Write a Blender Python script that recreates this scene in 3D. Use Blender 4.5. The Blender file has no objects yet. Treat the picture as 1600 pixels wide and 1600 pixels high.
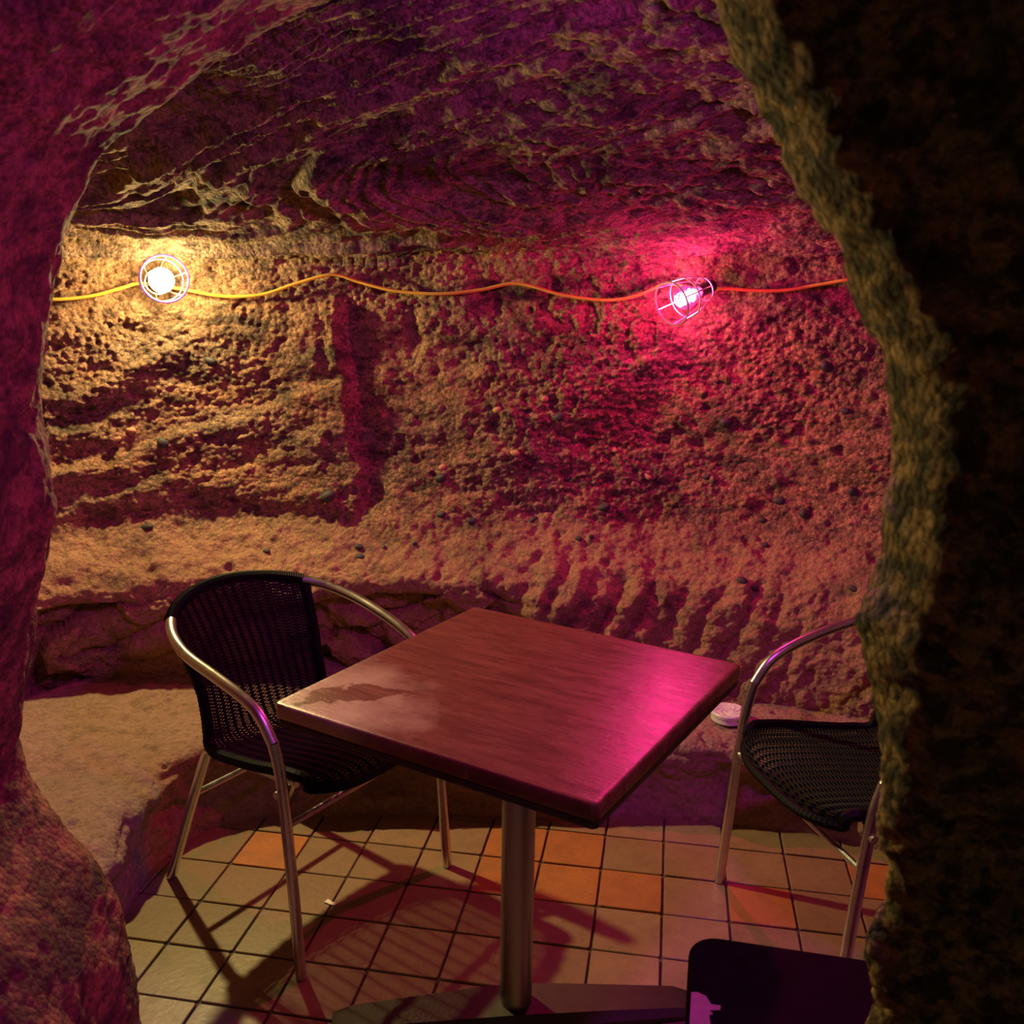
import bpy, bmesh, math
import numpy as np
from mathutils import Vector, Matrix, Euler

# ------------------------------------------------------------------ camera, world, lights
scene = bpy.context.scene
C = scene.collection
FPX, PITCH, ROLL, CAMH = 1490.0, math.radians(13.0), math.radians(0.83), 1.46
cam_data = bpy.data.cameras.new('camera')
cam_data.sensor_width = 36.0
cam_data.lens = FPX / 1600.0 * 36.0
cam_data.clip_start = 0.02
cam_data.dof.use_dof = True
cam_data.dof.focus_distance = 2.5
cam_data.dof.aperture_fstop = 7.5
cam = bpy.data.objects.new('camera', cam_data)
C.objects.link(cam)
cp, sp = math.cos(PITCH), math.sin(PITCH)
VW = np.array([0, cp, -sp]); r0 = np.array([1., 0, 0]); u0 = np.array([0, sp, cp])
VR = math.cos(ROLL) * r0 + math.sin(ROLL) * u0
VU = -math.sin(ROLL) * r0 + math.cos(ROLL) * u0
CAM = np.array([0, 0, CAMH])
m = Matrix.Identity(4)
for i in range(3):
    m[i][0], m[i][1], m[i][2], m[i][3] = VR[i], VU[i], -VW[i], CAM[i]
cam.matrix_world = m
scene.camera = cam

world = bpy.data.worlds.new('world'); scene.world = world
world.use_nodes = True
bg = world.node_tree.nodes['Background']
bg.inputs[0].default_value = (0.80, 0.74, 0.46, 1)
bg.inputs[1].default_value = 0.04

scene.view_settings.view_transform = 'Standard'
scene.view_settings.look = 'None'
scene.view_settings.exposure = 0.45
scene.view_settings.gamma = 1.0
scene.view_settings.use_curve_mapping = False

def point_light(name, loc, color, power, radius, near=0.0, smooth=0.0, parent=None):
    d = bpy.data.lights.new(name, 'POINT')
    d.energy = power; d.color = color; d.shadow_soft_size = radius
    d.use_nodes = True
    nt = d.node_tree
    em = [n for n in nt.nodes if n.type == 'EMISSION'][0]
    fo = nt.nodes.new('ShaderNodeLightFalloff')
    fo.inputs['Strength'].default_value = 1.0
    fo.inputs['Smooth'].default_value = smooth
    mu = nt.nodes.new('ShaderNodeMath'); mu.operation = 'MULTIPLY'; mu.inputs[1].default_value = near
    ad = nt.nodes.new('ShaderNodeMath'); ad.operation = 'ADD'
    nt.links.new(fo.outputs['Quadratic'], mu.inputs[0])
    nt.links.new(fo.outputs['Linear'], ad.inputs[0]); nt.links.new(mu.outputs[0], ad.inputs[1])
    nt.links.new(ad.outputs[0], em.inputs['Strength'])
    o = bpy.data.objects.new(name, d); C.objects.link(o)
    o.location = loc
    if parent: o.parent = parent
    return o

AMBER = (1.0, 0.83, 0.31); PINK = (1.0, 0.014, 0.25); VIOLET = (0.36, 0.05, 1.0); MAGENTA = (1.0, 0.015, 0.24)
AMBER_POWER, PINK_POWER = 44.0, 11.0
# lamps of the same string that hang under the vault just above the picture
point_light('violet_lamp_light', (0.33, 1.10, 1.80), VIOLET, 9.0, 0.06)
point_light('magenta_lamp_light', (0.42, 1.17, 1.80), MAGENTA, 6.5, 0.05)

# ------------------------------------------------------------------ numpy noise
def _hash(ix, iy, iz, seed):
    h = (ix.astype(np.uint32) * np.uint32(374761393) + iy.astype(np.uint32) * np.uint32(668265263)
         + iz.astype(np.uint32) * np.uint32(2147483647) + np.uint32((seed * 974634777) & 0xffffffff))
    h = (h ^ (h >> np.uint32(13))) * np.uint32(1274126177)
    h = (h ^ (h >> np.uint32(15))) * np.uint32(2246822519)
    h = h ^ (h >> np.uint32(16))
    return h.astype(np.float32) * np.float32(1.0 / 4294967296.0)

def vnoise(P, seed=0):
    f = np.floor(P).astype(np.int32); t = (P - f).astype(np.float32)
    t = t * t * t * (t * (t * 6 - 15) + 10)
    x, y, z = f[:, 0], f[:, 1], f[:, 2]
    tx, ty, tz = t[:, 0], t[:, 1], t[:, 2]
    def h(a, b, c): return _hash(x + a, y + b, z + c, seed)
    x00 = h(0,0,0) * (1 - tx) + h(1,0,0) * tx
    x10 = h(0,1,0) * (1 - tx) + h(1,1,0) * tx
    x01 = h(0,0,1) * (1 - tx) + h(1,0,1) * tx
    x11 = h(0,1,1) * (1 - tx) + h(1,1,1) * tx
    y0 = x00 * (1 - ty) + x10 * ty; y1 = x01 * (1 - ty) + x11 * ty
    return (y0 * (1 - tz) + y1 * tz) * 2 - 1

def fbm(P, octv=4, seed=0, gain=0.5, lac=2.07):
    a, s, out = 1.0, 0.0, 0
    Q = P.astype(np.float32)
    for o in range(octv):
        out = out + a * vnoise(Q, seed + o * 17); s += a; a *= gain; Q = Q * lac + 3.7
    return out / s

def worley(P, seed=0, jitter=0.9):
    f = np.floor(P).astype(np.int32)
    best = np.full(len(P), 9.0, np.float32); idr = np.zeros(len(P), np.float32)
    for a in (-1, 0, 1):
        for b in (-1, 0, 1):
            for c in (-1, 0, 1):
                gx, gy, gz = f[:, 0] + a, f[:, 1] + b, f[:, 2] + c
                h1 = _hash(gx, gy, gz, seed); h2 = (h1 * 97.13) % 1.0; h3 = (h1 * 1931.7) % 1.0
                d = (gx + 0.5 + jitter * (h1 - 0.5) - P[:, 0]) ** 2 + (gy + 0.5 + jitter * (h2 - 0.5) - P[:, 1]) ** 2 + (gz + 0.5 + jitter * (h3 - 0.5) - P[:, 2]) ** 2
                w = d < best
                best = np.where(w, d, best).astype(np.float32); idr = np.where(w, (h1 * 7919.3) % 1.0, idr)
    return np.sqrt(best), idr

def sstep(a, b, x):
    t = np.clip((x - a) / (b - a), 0, 1); return t * t * (3 - 2 * t)

def catmull(pts, n):
    p = np.array(pts, float); p = np.vstack([2 * p[0] - p[1], p, 2 * p[-1] - p[-2]])
    k = len(p) - 3; out = []
    for t in np.linspace(0, k - 1e-9, n):
        i = int(t); u = t - i; a, b, c, d = p[i:i + 4]
        out.append(0.5 * ((2 * b) + (c - a) * u + (2 * a - 5 * b + 4 * c - d) * u * u + (3 * b - a - 3 * c + d) * u ** 3))
    return np.array(out)

def resample(p, n):
    p = np.asarray(p, float); s = np.r_[0, np.cumsum(np.linalg.norm(np.diff(p, axis=0), axis=1))]
    t = np.linspace(0, s[-1], n)
    return np.stack([np.interp(t, s, p[:, i]) for i in range(p.shape[1])], -1)

# ------------------------------------------------------------------ mesh helpers
def link(o, parent=None):
    C.objects.link(o)
    if parent: o.parent = parent
    return o

def grid_object(name, P, mat):
    nu, nv = P.shape[:2]
    idx = np.arange(nu * nv, dtype=np.int32).reshape(nu, nv)
    q = np.stack([idx[:-1, :-1], idx[1:, :-1], idx[1:, 1:], idx[:-1, 1:]], -1).reshape(-1, 4)
    me = bpy.data.meshes.new(name)
    me.vertices.add(nu * nv); me.vertices.foreach_set('co', P.reshape(-1).astype(np.float32))
    me.loops.add(q.size); me.loops.foreach_set('vertex_index', q.reshape(-1))
    me.polygons.add(len(q)); me.polygons.foreach_set('loop_start', np.arange(0, q.size, 4, dtype=np.int32))
    me.polygons.foreach_set('use_smooth', np.ones(len(q), bool))
    me.update(); me.validate()
    me.materials.append(mat)
    return link(bpy.data.objects.new(name, me))

def grid_normals(P):
    du = np.gradient(P, axis=0); dv = np.gradient(P, axis=1)
    n = np.cross(du, dv); return n / (np.linalg.norm(n, axis=2, keepdims=True) + 1e-9)

class MB:
    def __init__(s): s.v, s.f = [], []
    def add(s, v, f):
        o = len(s.v); s.v += [tuple(map(float, q)) for q in v]; s.f += [tuple(i + o for i in q) for q in f]
    def tube(s, pts, r, n=10, closed=False, cap=True, flat=1.0):
        p = np.asarray(pts, float); k = len(p)
        r = np.full(k, r) if np.isscalar(r) else np.asarray(r)
        if closed: t = np.roll(p, -1, 0) - np.roll(p, 1, 0)
        else: t = np.gradient(p, axis=0)
        t /= np.linalg.norm(t, axis=1, keepdims=True) + 1e-12
        a = np.array([0, 0, 1.]) if abs(t[0][2]) < 0.9 else np.array([1., 0, 0])
        x = np.cross(t[0], a); x /= np.linalg.norm(x)
        V = []
        for i in range(k):
            x = x - t[i] * (x @ t[i]); x /= np.linalg.norm(x) + 1e-12
            y = np.cross(t[i], x)
            for j in range(n):
                an = 2 * math.pi * j / n
                V.append(p[i] + r[i] * (math.cos(an) * x + flat * math.sin(an) * y))
        F = []
        for i in range(k if closed else k - 1):
            i2 = (i + 1) % k
            for j in range(n):
                F.append((i * n + j, i * n + (j + 1) % n, i2 * n + (j + 1) % n, i2 * n + j))
        if cap and not closed:
            F.append(tuple(range(n - 1, -1, -1))); F.append(tuple((k - 1) * n + j for j in range(n)))
        s.add(V, F)
    def lathe(s, prof, n=32, M=None):
        V, F = [], []; k = len(prof)
        for (r, z) in prof:
            for j in range(n):
                a = 2 * math.pi * j / n; V.append((r * math.cos(a), r * math.sin(a), z))
        for i in range(k - 1):
            for j in range(n):
                F.append((i * n + j, i * n + (j + 1) % n, (i + 1) * n + (j + 1) % n, (i + 1) * n + j))
        F.append(tuple(range(n - 1, -1, -1))); F.append(tuple((k - 1) * n + j for j in range(n)))
        if M is not None: V = [tuple(M @ Vector(v)) for v in V]
        s.add(V, F)
    def prism(s, outline, z0, z1, bev=0.0, seg=3):
        """outline: CCW list of (x,y); rounded top and bottom edges of size bev"""
        o = np.asarray(outline, float); n = len(o)
        nx = np.roll(o, -1, 0) - np.roll(o, 1, 0); nn = np.stack([nx[:, 1], -nx[:, 0]], -1); nn /= np.linalg.norm(nn, axis=1, keepdims=True)
        rings = []
        if bev > 0:
            for k in range(seg + 1):
                a = math.pi / 2 * k / seg; rings.append((bev * (1 - math.sin(a)), z0 + bev * (1 - math.cos(a))))
            for k in range(seg + 1):
                a = math.pi / 2 * k / seg; rings.append((bev * (1 - math.cos(a)), z1 - bev * (1 - math.sin(a))))
        else: rings = [(0, z0), (0, z1)]
        if bev > 0: rings = [(bev * 2.0, z0)] + rings + [(bev * 2.0, z1)]
        V, F = [], []
        for d, z in rings:
            for i in range(n): V.append((o[i, 0] - nn[i, 0] * d, o[i, 1] - nn[i, 1] * d, z))
        for r in range(len(rings) - 1):
            for i in range(n): F.append((r * n + i, r * n + (i + 1) % n, (r + 1) * n + (i + 1) % n, (r + 1) * n + i))
        F.append(tuple(range(n - 1, -1, -1))); L = (len(rings) - 1) * n; F.append(tuple(L + i for i in range(n)))
        s.add(V, F)
    def mesh(s, name, mat, smooth=True):
        me = bpy.data.meshes.new(name); me.from_pydata(s.v, [], s.f); me.update()
        if smooth:
            me.polygons.foreach_set('use_smooth', np.ones(len(me.polygons), bool))
            me.set_sharp_from_angle(angle=math.radians(28))
        me.materials.append(mat); return me
    def build(s, name, mat, parent=None, smooth=True):
        return link(bpy.data.objects.new(name, s.mesh(name, mat, smooth)), parent)

def rounded_rect(w, d, r, seg=6):
    out = []
    for cx, cy, a0 in ((w/2 - r, d/2 - r, 0), (-w/2 + r, d/2 - r, 90), (-w/2 + r, -d/2 + r, 180), (w/2 - r, -d/2 + r, 270)):
        for k in range(seg + 1):
            a = math.radians(a0 + 90 * k / seg); out.append((cx + r * math.cos(a), cy + r * math.sin(a)))
    return out

def empty(name, loc=(0, 0, 0), rotz=0.0, rot=None):
    o = bpy.data.objects.new(name, None); o.empty_display_size = 0.05
    o.location = loc; o.rotation_euler = rot if rot is not None else (0, 0, rotz)
    return link(o)

def tag(o, label=None, cat=None, group=None, kind=None):
    if label: o['label'] = label
    if cat: o['category'] = cat
    if group: o['group'] = group
    if kind: o['kind'] = kind
    return o

# pixel rays of the 1600 frame, used to look up where measured points lie in the room
def ray(x, y): return VW + VR * (x - 800) / FPX + VU * (800 - y) / FPX
def at_z(x, y, z):
    d = ray(x, y); return CAM + d * (z - CAMH) / d[2]
def at_y(x, y, Y):
    d = ray(x, y); return CAM + d * Y / d[1]

# ------------------------------------------------------------------ materials
class NT:
    def __init__(s, name):
        s.m = bpy.data.materials.new(name); s.m.use_nodes = True
        s.t = s.m.node_tree; s.b = s.t.nodes['Principled BSDF']; s.out = s.t.nodes['Material Output']
        s.tc = s.t.nodes.new('ShaderNodeTexCoord')
    def n(s, typ, **kw):
        o = s.t.nodes.new(typ)
        for k, v in kw.items(): setattr(o, k, v)
        return o
    def l(s, a, b): s.t.links.new(a, b)
    def mapping(s, scale=(1, 1, 1), rot=(0, 0, 0), src='Object'):
        mp = s.n('ShaderNodeMapping'); mp.inputs['Scale'].default_value = scale; mp.inputs['Rotation'].default_value = rot
        s.l(s.tc.outputs[src], mp.inputs[0]); return mp.outputs[0]
    def noise(s, vec, scale, detail=4, rough=0.55, dist=0.0):
        o = s.n('ShaderNodeTexNoise'); o.inputs['Scale'].default_value = scale; o.inputs['Detail'].default_value = detail
        o.inputs['Roughness'].default_value = rough; o.inputs['Distortion'].default_value = dist
        s.l(vec, o.inputs['Vector']); return o.outputs['Fac']
    def voronoi(s, vec, scale, feature='F1', out='Distance'):
        o = s.n('ShaderNodeTexVoronoi', feature=feature); o.inputs['Scale'].default_value = scale
        s.l(vec, o.inputs['Vector']); return o.outputs[out]
    def ramp(s, fac, stops):
        o = s.n('ShaderNodeValToRGB'); e = o.color_ramp.elements
        while len(e) < len(stops): e.new(0.5)
        for el, (p, c) in zip(e, stops):
            el.position = p; el.color = (c, c, c, 1) if np.isscalar(c) else (*c, 1)
        s.l(fac, o.inputs[0]); return o.outputs[0]
    def mix(s, fac, a, b, mode='MIX'):
        o = s.n('ShaderNodeMix', data_type='RGBA', blend_type=mode)
        for sock, v in ((o.inputs[0], fac), (o.inputs[6], a), (o.inputs[7], b)):
            if isinstance(v, (int, float)): sock.default_value = v
            elif isinstance(v, tuple): sock.default_value = (*v, 1)
            else: s.l(v, sock)
        return o.outputs[2]
    def math(s, op, a, b=0.0):
        o = s.n('ShaderNodeMath', operation=op)
        for sock, v in ((o.inputs[0], a), (o.inputs[1], b)):
            if isinstance(v, (int, float)): sock.default_value = v
            else: s.l(v, sock)
        return o.outputs[0]
    def bump(s, h, dist, strength=1.0, prev=None):
        o = s.n('ShaderNodeBump'); o.inputs['Distance'].default_value = dist; o.inputs['Strength'].default_value = strength
        s.l(h, o.inputs['Height'])
        if prev is not None: s.l(prev, o.inputs['Normal'])
        return o.outputs[0]
    def set(s, color=None, rough=None, metal=None, normal=None, spec=None, coat=None):
        for k, v in (('Base Color', color), ('Roughness', rough), ('Metallic', metal), ('Normal', normal), ('Specular IOR Level', spec), ('Coat Weight', coat)):
            if v is None: continue
            sock = s.b.inputs[k]
            if isinstance(v, tuple): sock.default_value = (*v, 1)
            elif isinstance(v, (int, float)): sock.default_value = v
            else: s.l(v, sock)
        return s.m

def rock_material(name, sand, warm, dark, dark_lo=0.50, dark_hi=0.66, bump_amt=1.0, green=None, grain=0.8, layer=None, mottle=0.0):
    s = NT(name)
    v = s.mapping()
    streak = s.mapping((1.0, 1.0, 2.2), (0, 0.25, 0))
    c = s.mix(s.ramp(s.noise(streak, 3.2, 6), [(0.36, 0.0), (0.64, 1.0)]), sand, warm)
    c = s.mix(s.ramp(s.noise(v, 26.0, 5, 0.65), [(0.45, 0.0), (0.75, 0.6)]), c, tuple(q * 1.25 for q in sand))
    # soot and damp in ragged patches, large and small
    dm = s.ramp(s.noise(streak, 4.6, 10, 0.70, 0.8), [(dark_lo, 0.0), (dark_hi, 1.0)])
    c = s.mix(s.math('MULTIPLY', dm, 0.88), c, dark)
    dm2 = s.ramp(s.noise(streak, 17.0, 8, 0.72, 0.4), [(dark_lo + 0.01, 0.0), (dark_hi, 1.0)])
    c = s.mix(s.math('MULTIPLY', dm2, 0.75), c, dark)
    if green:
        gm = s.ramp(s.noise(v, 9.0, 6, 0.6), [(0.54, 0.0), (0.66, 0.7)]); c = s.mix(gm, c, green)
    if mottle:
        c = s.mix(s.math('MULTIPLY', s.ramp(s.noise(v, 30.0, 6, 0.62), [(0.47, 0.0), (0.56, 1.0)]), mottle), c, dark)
    gm_ = grain
    if layer:
        sx = s.n('ShaderNodeSeparateXYZ'); s.l(s.tc.outputs['Object'], sx.inputs[0])
        zz_ = s.math('ADD', sx.outputs[2], s.math('MULTIPLY', s.math('SUBTRACT', s.noise(v, 5, 4), 0.5), 0.22))
        up = s.ramp(zz_, [(0.70, 0.0), (0.80, 1.0)])
        c = s.mix(up, s.mix(s.ramp(s.noise(v, 5, 10, 0.68, 0.5), [(0.52, 0.0), (0.68, 0.85)]), layer, dark), c)
        gm_ = s.math('MULTIPLY', s.math('ADD', s.math('MULTIPLY', up, 0.55), 0.45), grain)
    # every grain has a tone of its own
    vo = s.n('ShaderNodeTexVoronoi'); vo.inputs['Scale'].default_value = 88.0; s.l(v, vo.inputs['Vector'])
    bw = s.n('ShaderNodeSeparateColor'); s.l(vo.outputs['Color'], bw.inputs[0])
    tone = s.ramp(bw.outputs[0], [(0.0, 0.42), (0.45, 0.95), (1.0, 1.3)])
    c = s.mix(gm_, c, s.mix(1.0, c, tone, 'MULTIPLY'))
    sp = s.ramp(s.noise(v, 150.0, 3, 0.65), [(0.34, 0.15), (0.47, 1.0)])
    c = s.mix(1.0, c, s.mix(0.6 * grain, (1, 1, 1), sp), 'MULTIPLY')
    h2 = s.noise(v, 230.0, 4, 0.7)
    hv = vo.outputs['Distance'] if not layer else s.math('MULTIPLY', vo.outputs['Distance'], s.math('ADD', s.math('MULTIPLY', up, 0.55), 0.45))
    nrm = s.bump(hv, -0.012 * bump_amt, 1.0)
    nrm = s.bump(h2, 0.006 * bump_amt, 1.0, nrm)
    return s.set(c, 0.92, normal=nrm, spec=0.15)

M_WALL = rock_material('sandstone_wall', (0.40, 0.235, 0.15), (0.50, 0.24, 0.13), (0.08, 0.06, 0.048), 0.50, 0.64, layer=(0.46, 0.25, 0.145))
M_CEIL = rock_material('sandstone_ceiling', (0.40, 0.25, 0.18), (0.44, 0.25, 0.17), (0.07, 0.05, 0.05), 0.49, 0.64)
M_BENCH = rock_material('worn_sandstone_bench', (0.32, 0.195, 0.145), (0.28, 0.165, 0.12), (0.12, 0.085, 0.07), 0.56, 0.74, 0.22, grain=0.35)
M_LEFT = rock_material('sandstone_left_wall', (0.30, 0.155, 0.085), (0.34, 0.16, 0.085), (0.06, 0.042, 0.032), 0.46, 0.62, 0.4, grain=0.28, mottle=0.45)
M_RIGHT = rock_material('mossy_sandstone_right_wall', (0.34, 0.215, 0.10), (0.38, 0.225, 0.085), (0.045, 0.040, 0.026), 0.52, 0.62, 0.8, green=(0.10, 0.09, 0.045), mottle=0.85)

def metal(name, col, rough, streak=(1, 1, 1), amt=0.08):
    s = NT(name); n = s.noise(s.mapping(streak), 40, 3)
    return s.set(s.mix(s.ramp(n, [(0.3, 0.0), (0.7, 1.0)]), tuple(q * 0.8 for q in col), col), s.math('ADD', s.math('MULTIPLY', n, amt * 2), rough - amt), 1.0)
M_ALU = metal('brushed_aluminium', (0.72, 0.71, 0.70), 0.30)
M_STEEL = metal('scuffed_steel', (0.42, 0.40, 0.37), 0.42, (6, 6, 0.4), 0.12)
M_IRON = metal('dark_cast_iron', (0.10, 0.08, 0.075), 0.6)
M_WIRE = metal('cage_wire', (0.80, 0.78, 0.76), 0.35)

def simple(name, col, rough, var=0.15, scale=60, spec=0.5, bump=0.0):
    s = NT(name); n = s.noise(s.mapping(), scale, 4)
    c = s.mix(s.ramp(n, [(0.3, 0.0), (0.7, 1.0)]), tuple(q * (1 - var) for q in col), tuple(min(1, q * (1 + var)) for q in col))
    return s.set(c, rough, spec=spec, normal=s.bump(n, bump, 0.6) if bump else None)
M_WICKER = simple('black_wicker', (0.0045, 0.004, 0.0045), 0.55, 0.3, 90, 0.09)
M_SOCKET = simple('black_lamp_socket', (0.012, 0.012, 0.012), 0.4)
M_CABLE = simple('yellow_cable', (0.72, 0.42, 0.06), 0.45, 0.12, 30)
M_TIN = simple('white_painted_tin', (0.78, 0.74, 0.72), 0.4, 0.06)
M_PAPER = simple('white_paper', (0.85, 0.80, 0.76), 0.8, 0.05)
M_STOOL = simple('black_stool_vinyl', (0.006, 0.005, 0.006), 0.65, 0.4, 25, 0.12, 0.0008)
M_WORN = simple('worn_stool_foam', (0.62, 0.42, 0.36), 0.85, 0.12, 60, 0.2, 0.002)
M_GROUT = simple('dark_grout', (0.085, 0.062, 0.05), 0.95, 0.4, 35, 0.2, 0.002)
M_PEBBLE = simple('grey_pebble', (0.05, 0.042, 0.04), 0.65, 0.3, 70)
M_PEBBLE_RED = simple('red_pebble', (0.50, 0.24, 0.13), 0.7, 0.25, 70)

def tile_material(name, a, b):
    s = NT(name); v = s.mapping(src='Object'); oi = s.n('ShaderNodeObjectInfo')
    off = s.n('ShaderNodeVectorMath', operation='ADD'); s.l(v, off.inputs[0])
    sc = s.n('ShaderNodeVectorMath', operation='SCALE'); s.l(oi.outputs['Location'], sc.inputs[0]); sc.inputs['Scale'].default_value = 7.0
    s.l(sc.outputs[0], off.inputs[1]); v = off.outputs[0]
    c = s.mix(oi.outputs['Random'], a, b)
    n = s.noise(v, 14, 6, 0.62)
    c = s.mix(s.ramp(n, [(0.42, 0.0), (0.72, 0.7)]), c, tuple(q * 0.55 for q in a))
    sp = s.ramp(s.noise(v, 130, 3, 0.6), [(0.28, 0.3), (0.4, 1.0)]); c = s.mix(0.6, c, s.mix(1.0, c, sp, 'MULTIPLY'))
    return s.set(c, s.ramp(n, [(0.3, 0.34), (0.7, 0.52)]), normal=s.bump(s.noise(v, 60, 4), 0.0012, 0.7), spec=0.45)
M_TILE = tile_material('terracotta_tile', (0.31, 0.195, 0.115), (0.25, 0.15, 0.09))
M_TILE_ORANGE = tile_material('orange_terracotta_tile', (0.46, 0.17, 0.055), (0.40, 0.15, 0.055))

def table_material():
    s = NT('red_brown_tabletop_wear_and_glare'); v = s.mapping(); g = s.mapping((1.0, 5.0, 1.0), (0, 0, 0.06))
    n1 = s.noise(g, 7, 8, 0.66, 0.5); n2 = s.noise(g, 30, 6, 0.65)
    c = s.mix(s.ramp(n1, [(0.35, 0.0), (0.68, 1.0)]), (0.15, 0.038, 0.028), (0.27, 0.075, 0.05))
    c = s.mix(s.ramp(n2, [(0.50, 0.0), (0.75, 0.55)]), c, (0.05, 0.020, 0.018))
    # pale corner: some wear plus painted lamp glare, dark wet-looking stain left inside it
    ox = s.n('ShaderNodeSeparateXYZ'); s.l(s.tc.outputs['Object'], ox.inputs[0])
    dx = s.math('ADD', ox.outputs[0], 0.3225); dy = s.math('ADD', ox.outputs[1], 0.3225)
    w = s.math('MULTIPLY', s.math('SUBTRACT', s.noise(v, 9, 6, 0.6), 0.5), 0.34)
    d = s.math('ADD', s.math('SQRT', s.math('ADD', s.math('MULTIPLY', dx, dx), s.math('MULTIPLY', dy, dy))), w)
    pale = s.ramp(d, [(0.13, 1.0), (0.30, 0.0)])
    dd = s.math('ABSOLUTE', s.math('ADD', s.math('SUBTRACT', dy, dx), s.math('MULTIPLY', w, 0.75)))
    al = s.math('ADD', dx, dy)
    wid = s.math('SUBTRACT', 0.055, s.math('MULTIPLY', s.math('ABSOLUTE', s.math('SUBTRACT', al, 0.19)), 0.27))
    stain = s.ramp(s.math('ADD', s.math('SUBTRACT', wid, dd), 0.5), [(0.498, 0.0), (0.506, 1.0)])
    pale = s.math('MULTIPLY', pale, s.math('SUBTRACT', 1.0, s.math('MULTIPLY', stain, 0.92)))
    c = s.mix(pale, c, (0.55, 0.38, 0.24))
    sc = s.ramp(s.noise(s.mapping((3, 30, 1), (0, 0, 0.5)), 6, 2), [(0.70, 0.0), (0.74, 0.5)])
    c = s.mix(sc, c, (0.36, 0.20, 0.16))
    r = s.ramp(n1, [(0.3, 0.20), (0.7, 0.34)])
    nb = s.bump(n2, 0.0011, 0.7); nb = s.bump(s.noise(v, 220, 3), 0.0006, 0.6, nb)
    return s.set(c, r, normal=nb, spec=0.5)
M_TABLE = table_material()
M_EDGE = simple('dark_table_edge', (0.055, 0.030, 0.026), 0.5, 0.4, 45, 0.4, 0.0015)

def glow(name, col, strength, through=0.9):
    s = NT(name)
    em = s.n('ShaderNodeEmission'); em.inputs[0].default_value = (*col, 1); em.inputs[1].default_value = strength
    tr = s.n('ShaderNodeBsdfTransparent'); tr.inputs[0].default_value = (through,) * 3 + (1,)
    ad = s.n('ShaderNodeAddShader'); s.l(em.outputs[0], ad.inputs[0]); s.l(tr.outputs[0], ad.inputs[1]); s.l(ad.outputs[0], s.out.inputs[0])
    s.t.nodes.remove(s.b); return s.m
def tinted_glass(name, col, glowcol, strength):
    s = NT(name)
    tr = s.n('ShaderNodeBsdfTransparent'); tr.inputs[0].default_value = (*col, 1)
    gl = s.n('ShaderNodeBsdfGlossy'); gl.inputs['Roughness'].default_value = 0.05
    fr = s.n('ShaderNodeFresnel'); mx = s.n('ShaderNodeMixShader')
    s.l(fr.outputs[0], mx.inputs[0]); s.l(tr.outputs[0], mx.inputs[1]); s.l(gl.outputs[0], mx.inputs[2])
    em = s.n('ShaderNodeEmission'); em.inputs[0].default_value = (*glowcol, 1); em.inputs[1].default_value = strength
    ad = s.n('ShaderNodeAddShader'); s.l(mx.outputs[0], ad.inputs[0]); s.l(em.outputs[0], ad.inputs[1]); s.l(ad.outputs[0], s.out.inputs[0])
    s.t.nodes.remove(s.b); return s.m
M_BULB = glow('amber_bulb_glow', (1.0, 0.86, 0.45), 9.0)
M_TUBE = glow('pink_tube_glow', (1.0, 0.55, 0.80), 6.0)
M_GLASS = tinted_glass('pink_bulb_glass', (1.0, 0.82, 0.90), (1.0, 0.04, 0.25), 0.22)

# ------------------------------------------------------------------ the cave: floor
fl = MB(); fl.prism([(-2.6, -1.2), (2.6, -1.2), (2.6, 3.2), (-2.6, 3.2)], -0.10, -0.006)
floor = tag(fl.build('floor', M_GROUT, smooth=False), kind='structure', label='floor of square terracotta tiles with dark joints')
GX, GY, GS, GYAW = -0.8523, 2.3953, 0.1591, math.radians(-9.44)
gc, gs_ = math.cos(GYAW), math.sin(GYAW)
def tile_center(i, j):
    a, b = (i + 0.5) * GS, -(j + 0.5) * GS
    return GX + a * gc - b * gs_, GY + a * gs_ + b * gc
BENCH = [(1.75, 1.25), (1.55, 1.70), (1.28, 2.10), (0.994, 2.33), (0.728, 2.397), (0.379, 2.455), (0.067, 2.445), (-0.207, 2.455),
         (-0.497, 2.447), (-0.681, 2.442), (-0.857, 2.324), (-0.905, 2.069), (-0.84, 1.76), (-0.82, 1.45), (-0.85, 1.1)]
orange_px = [(404, 1330), (766, 1372), (886, 1381), (1010, 1395), (800, 1318), (905, 1322), (1390, 1400), (1170, 1412)]
orange_xy = [at_z(*p, 0)[:2] for p in orange_px]
tm = MB(); tm.prism(rounded_rect(GS - 0.006, GS - 0.006, 0.004, 1), -0.012, 0.0, 0.0015, 1)
tile_me = tm.mesh('tile', M_TILE); tile_me_o = tm.mesh('tile_orange', M_TILE_ORANGE)
bx = catmull(BENCH, 200)
rng = np.random.default_rng(5)
rest = MB()
for j in range(-4, 22):
    for i in range(-7, 22):
        x, y = tile_center(i, j)
        if not (-2.3 < x < 2.3 and -1.0 < y < 2.62): continue
        near = 1.15 < y and abs(x) < 1.35 + 0.0 * y
        if near:
            o_ = any(math.hypot(x - a, y - b) < GS * 0.5 for a, b in orange_xy)
            t = bpy.data.objects.new('tile', tile_me_o if o_ else tile_me)
            t.location = (x, y, -0.0012 + 0.0022 * rng.random()); t.rotation_euler = (rng.normal(0, .003), rng.normal(0, .003), GYAW + rng.normal(0, .004))
            link(t, floor)
        else:
            q = np.array(rounded_rect(GS - 0.006, GS - 0.006, 0.004, 1)); q = np.stack([x + q[:, 0] * gc - q[:, 1] * gs_, y + q[:, 0] * gs_ + q[:, 1] * gc], -1)
            rest.prism(q, -0.012, -0.0005, 0.0015, 1)
tag(rest.build('outer_tiles', M_TILE, floor), kind='stuff')

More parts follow.
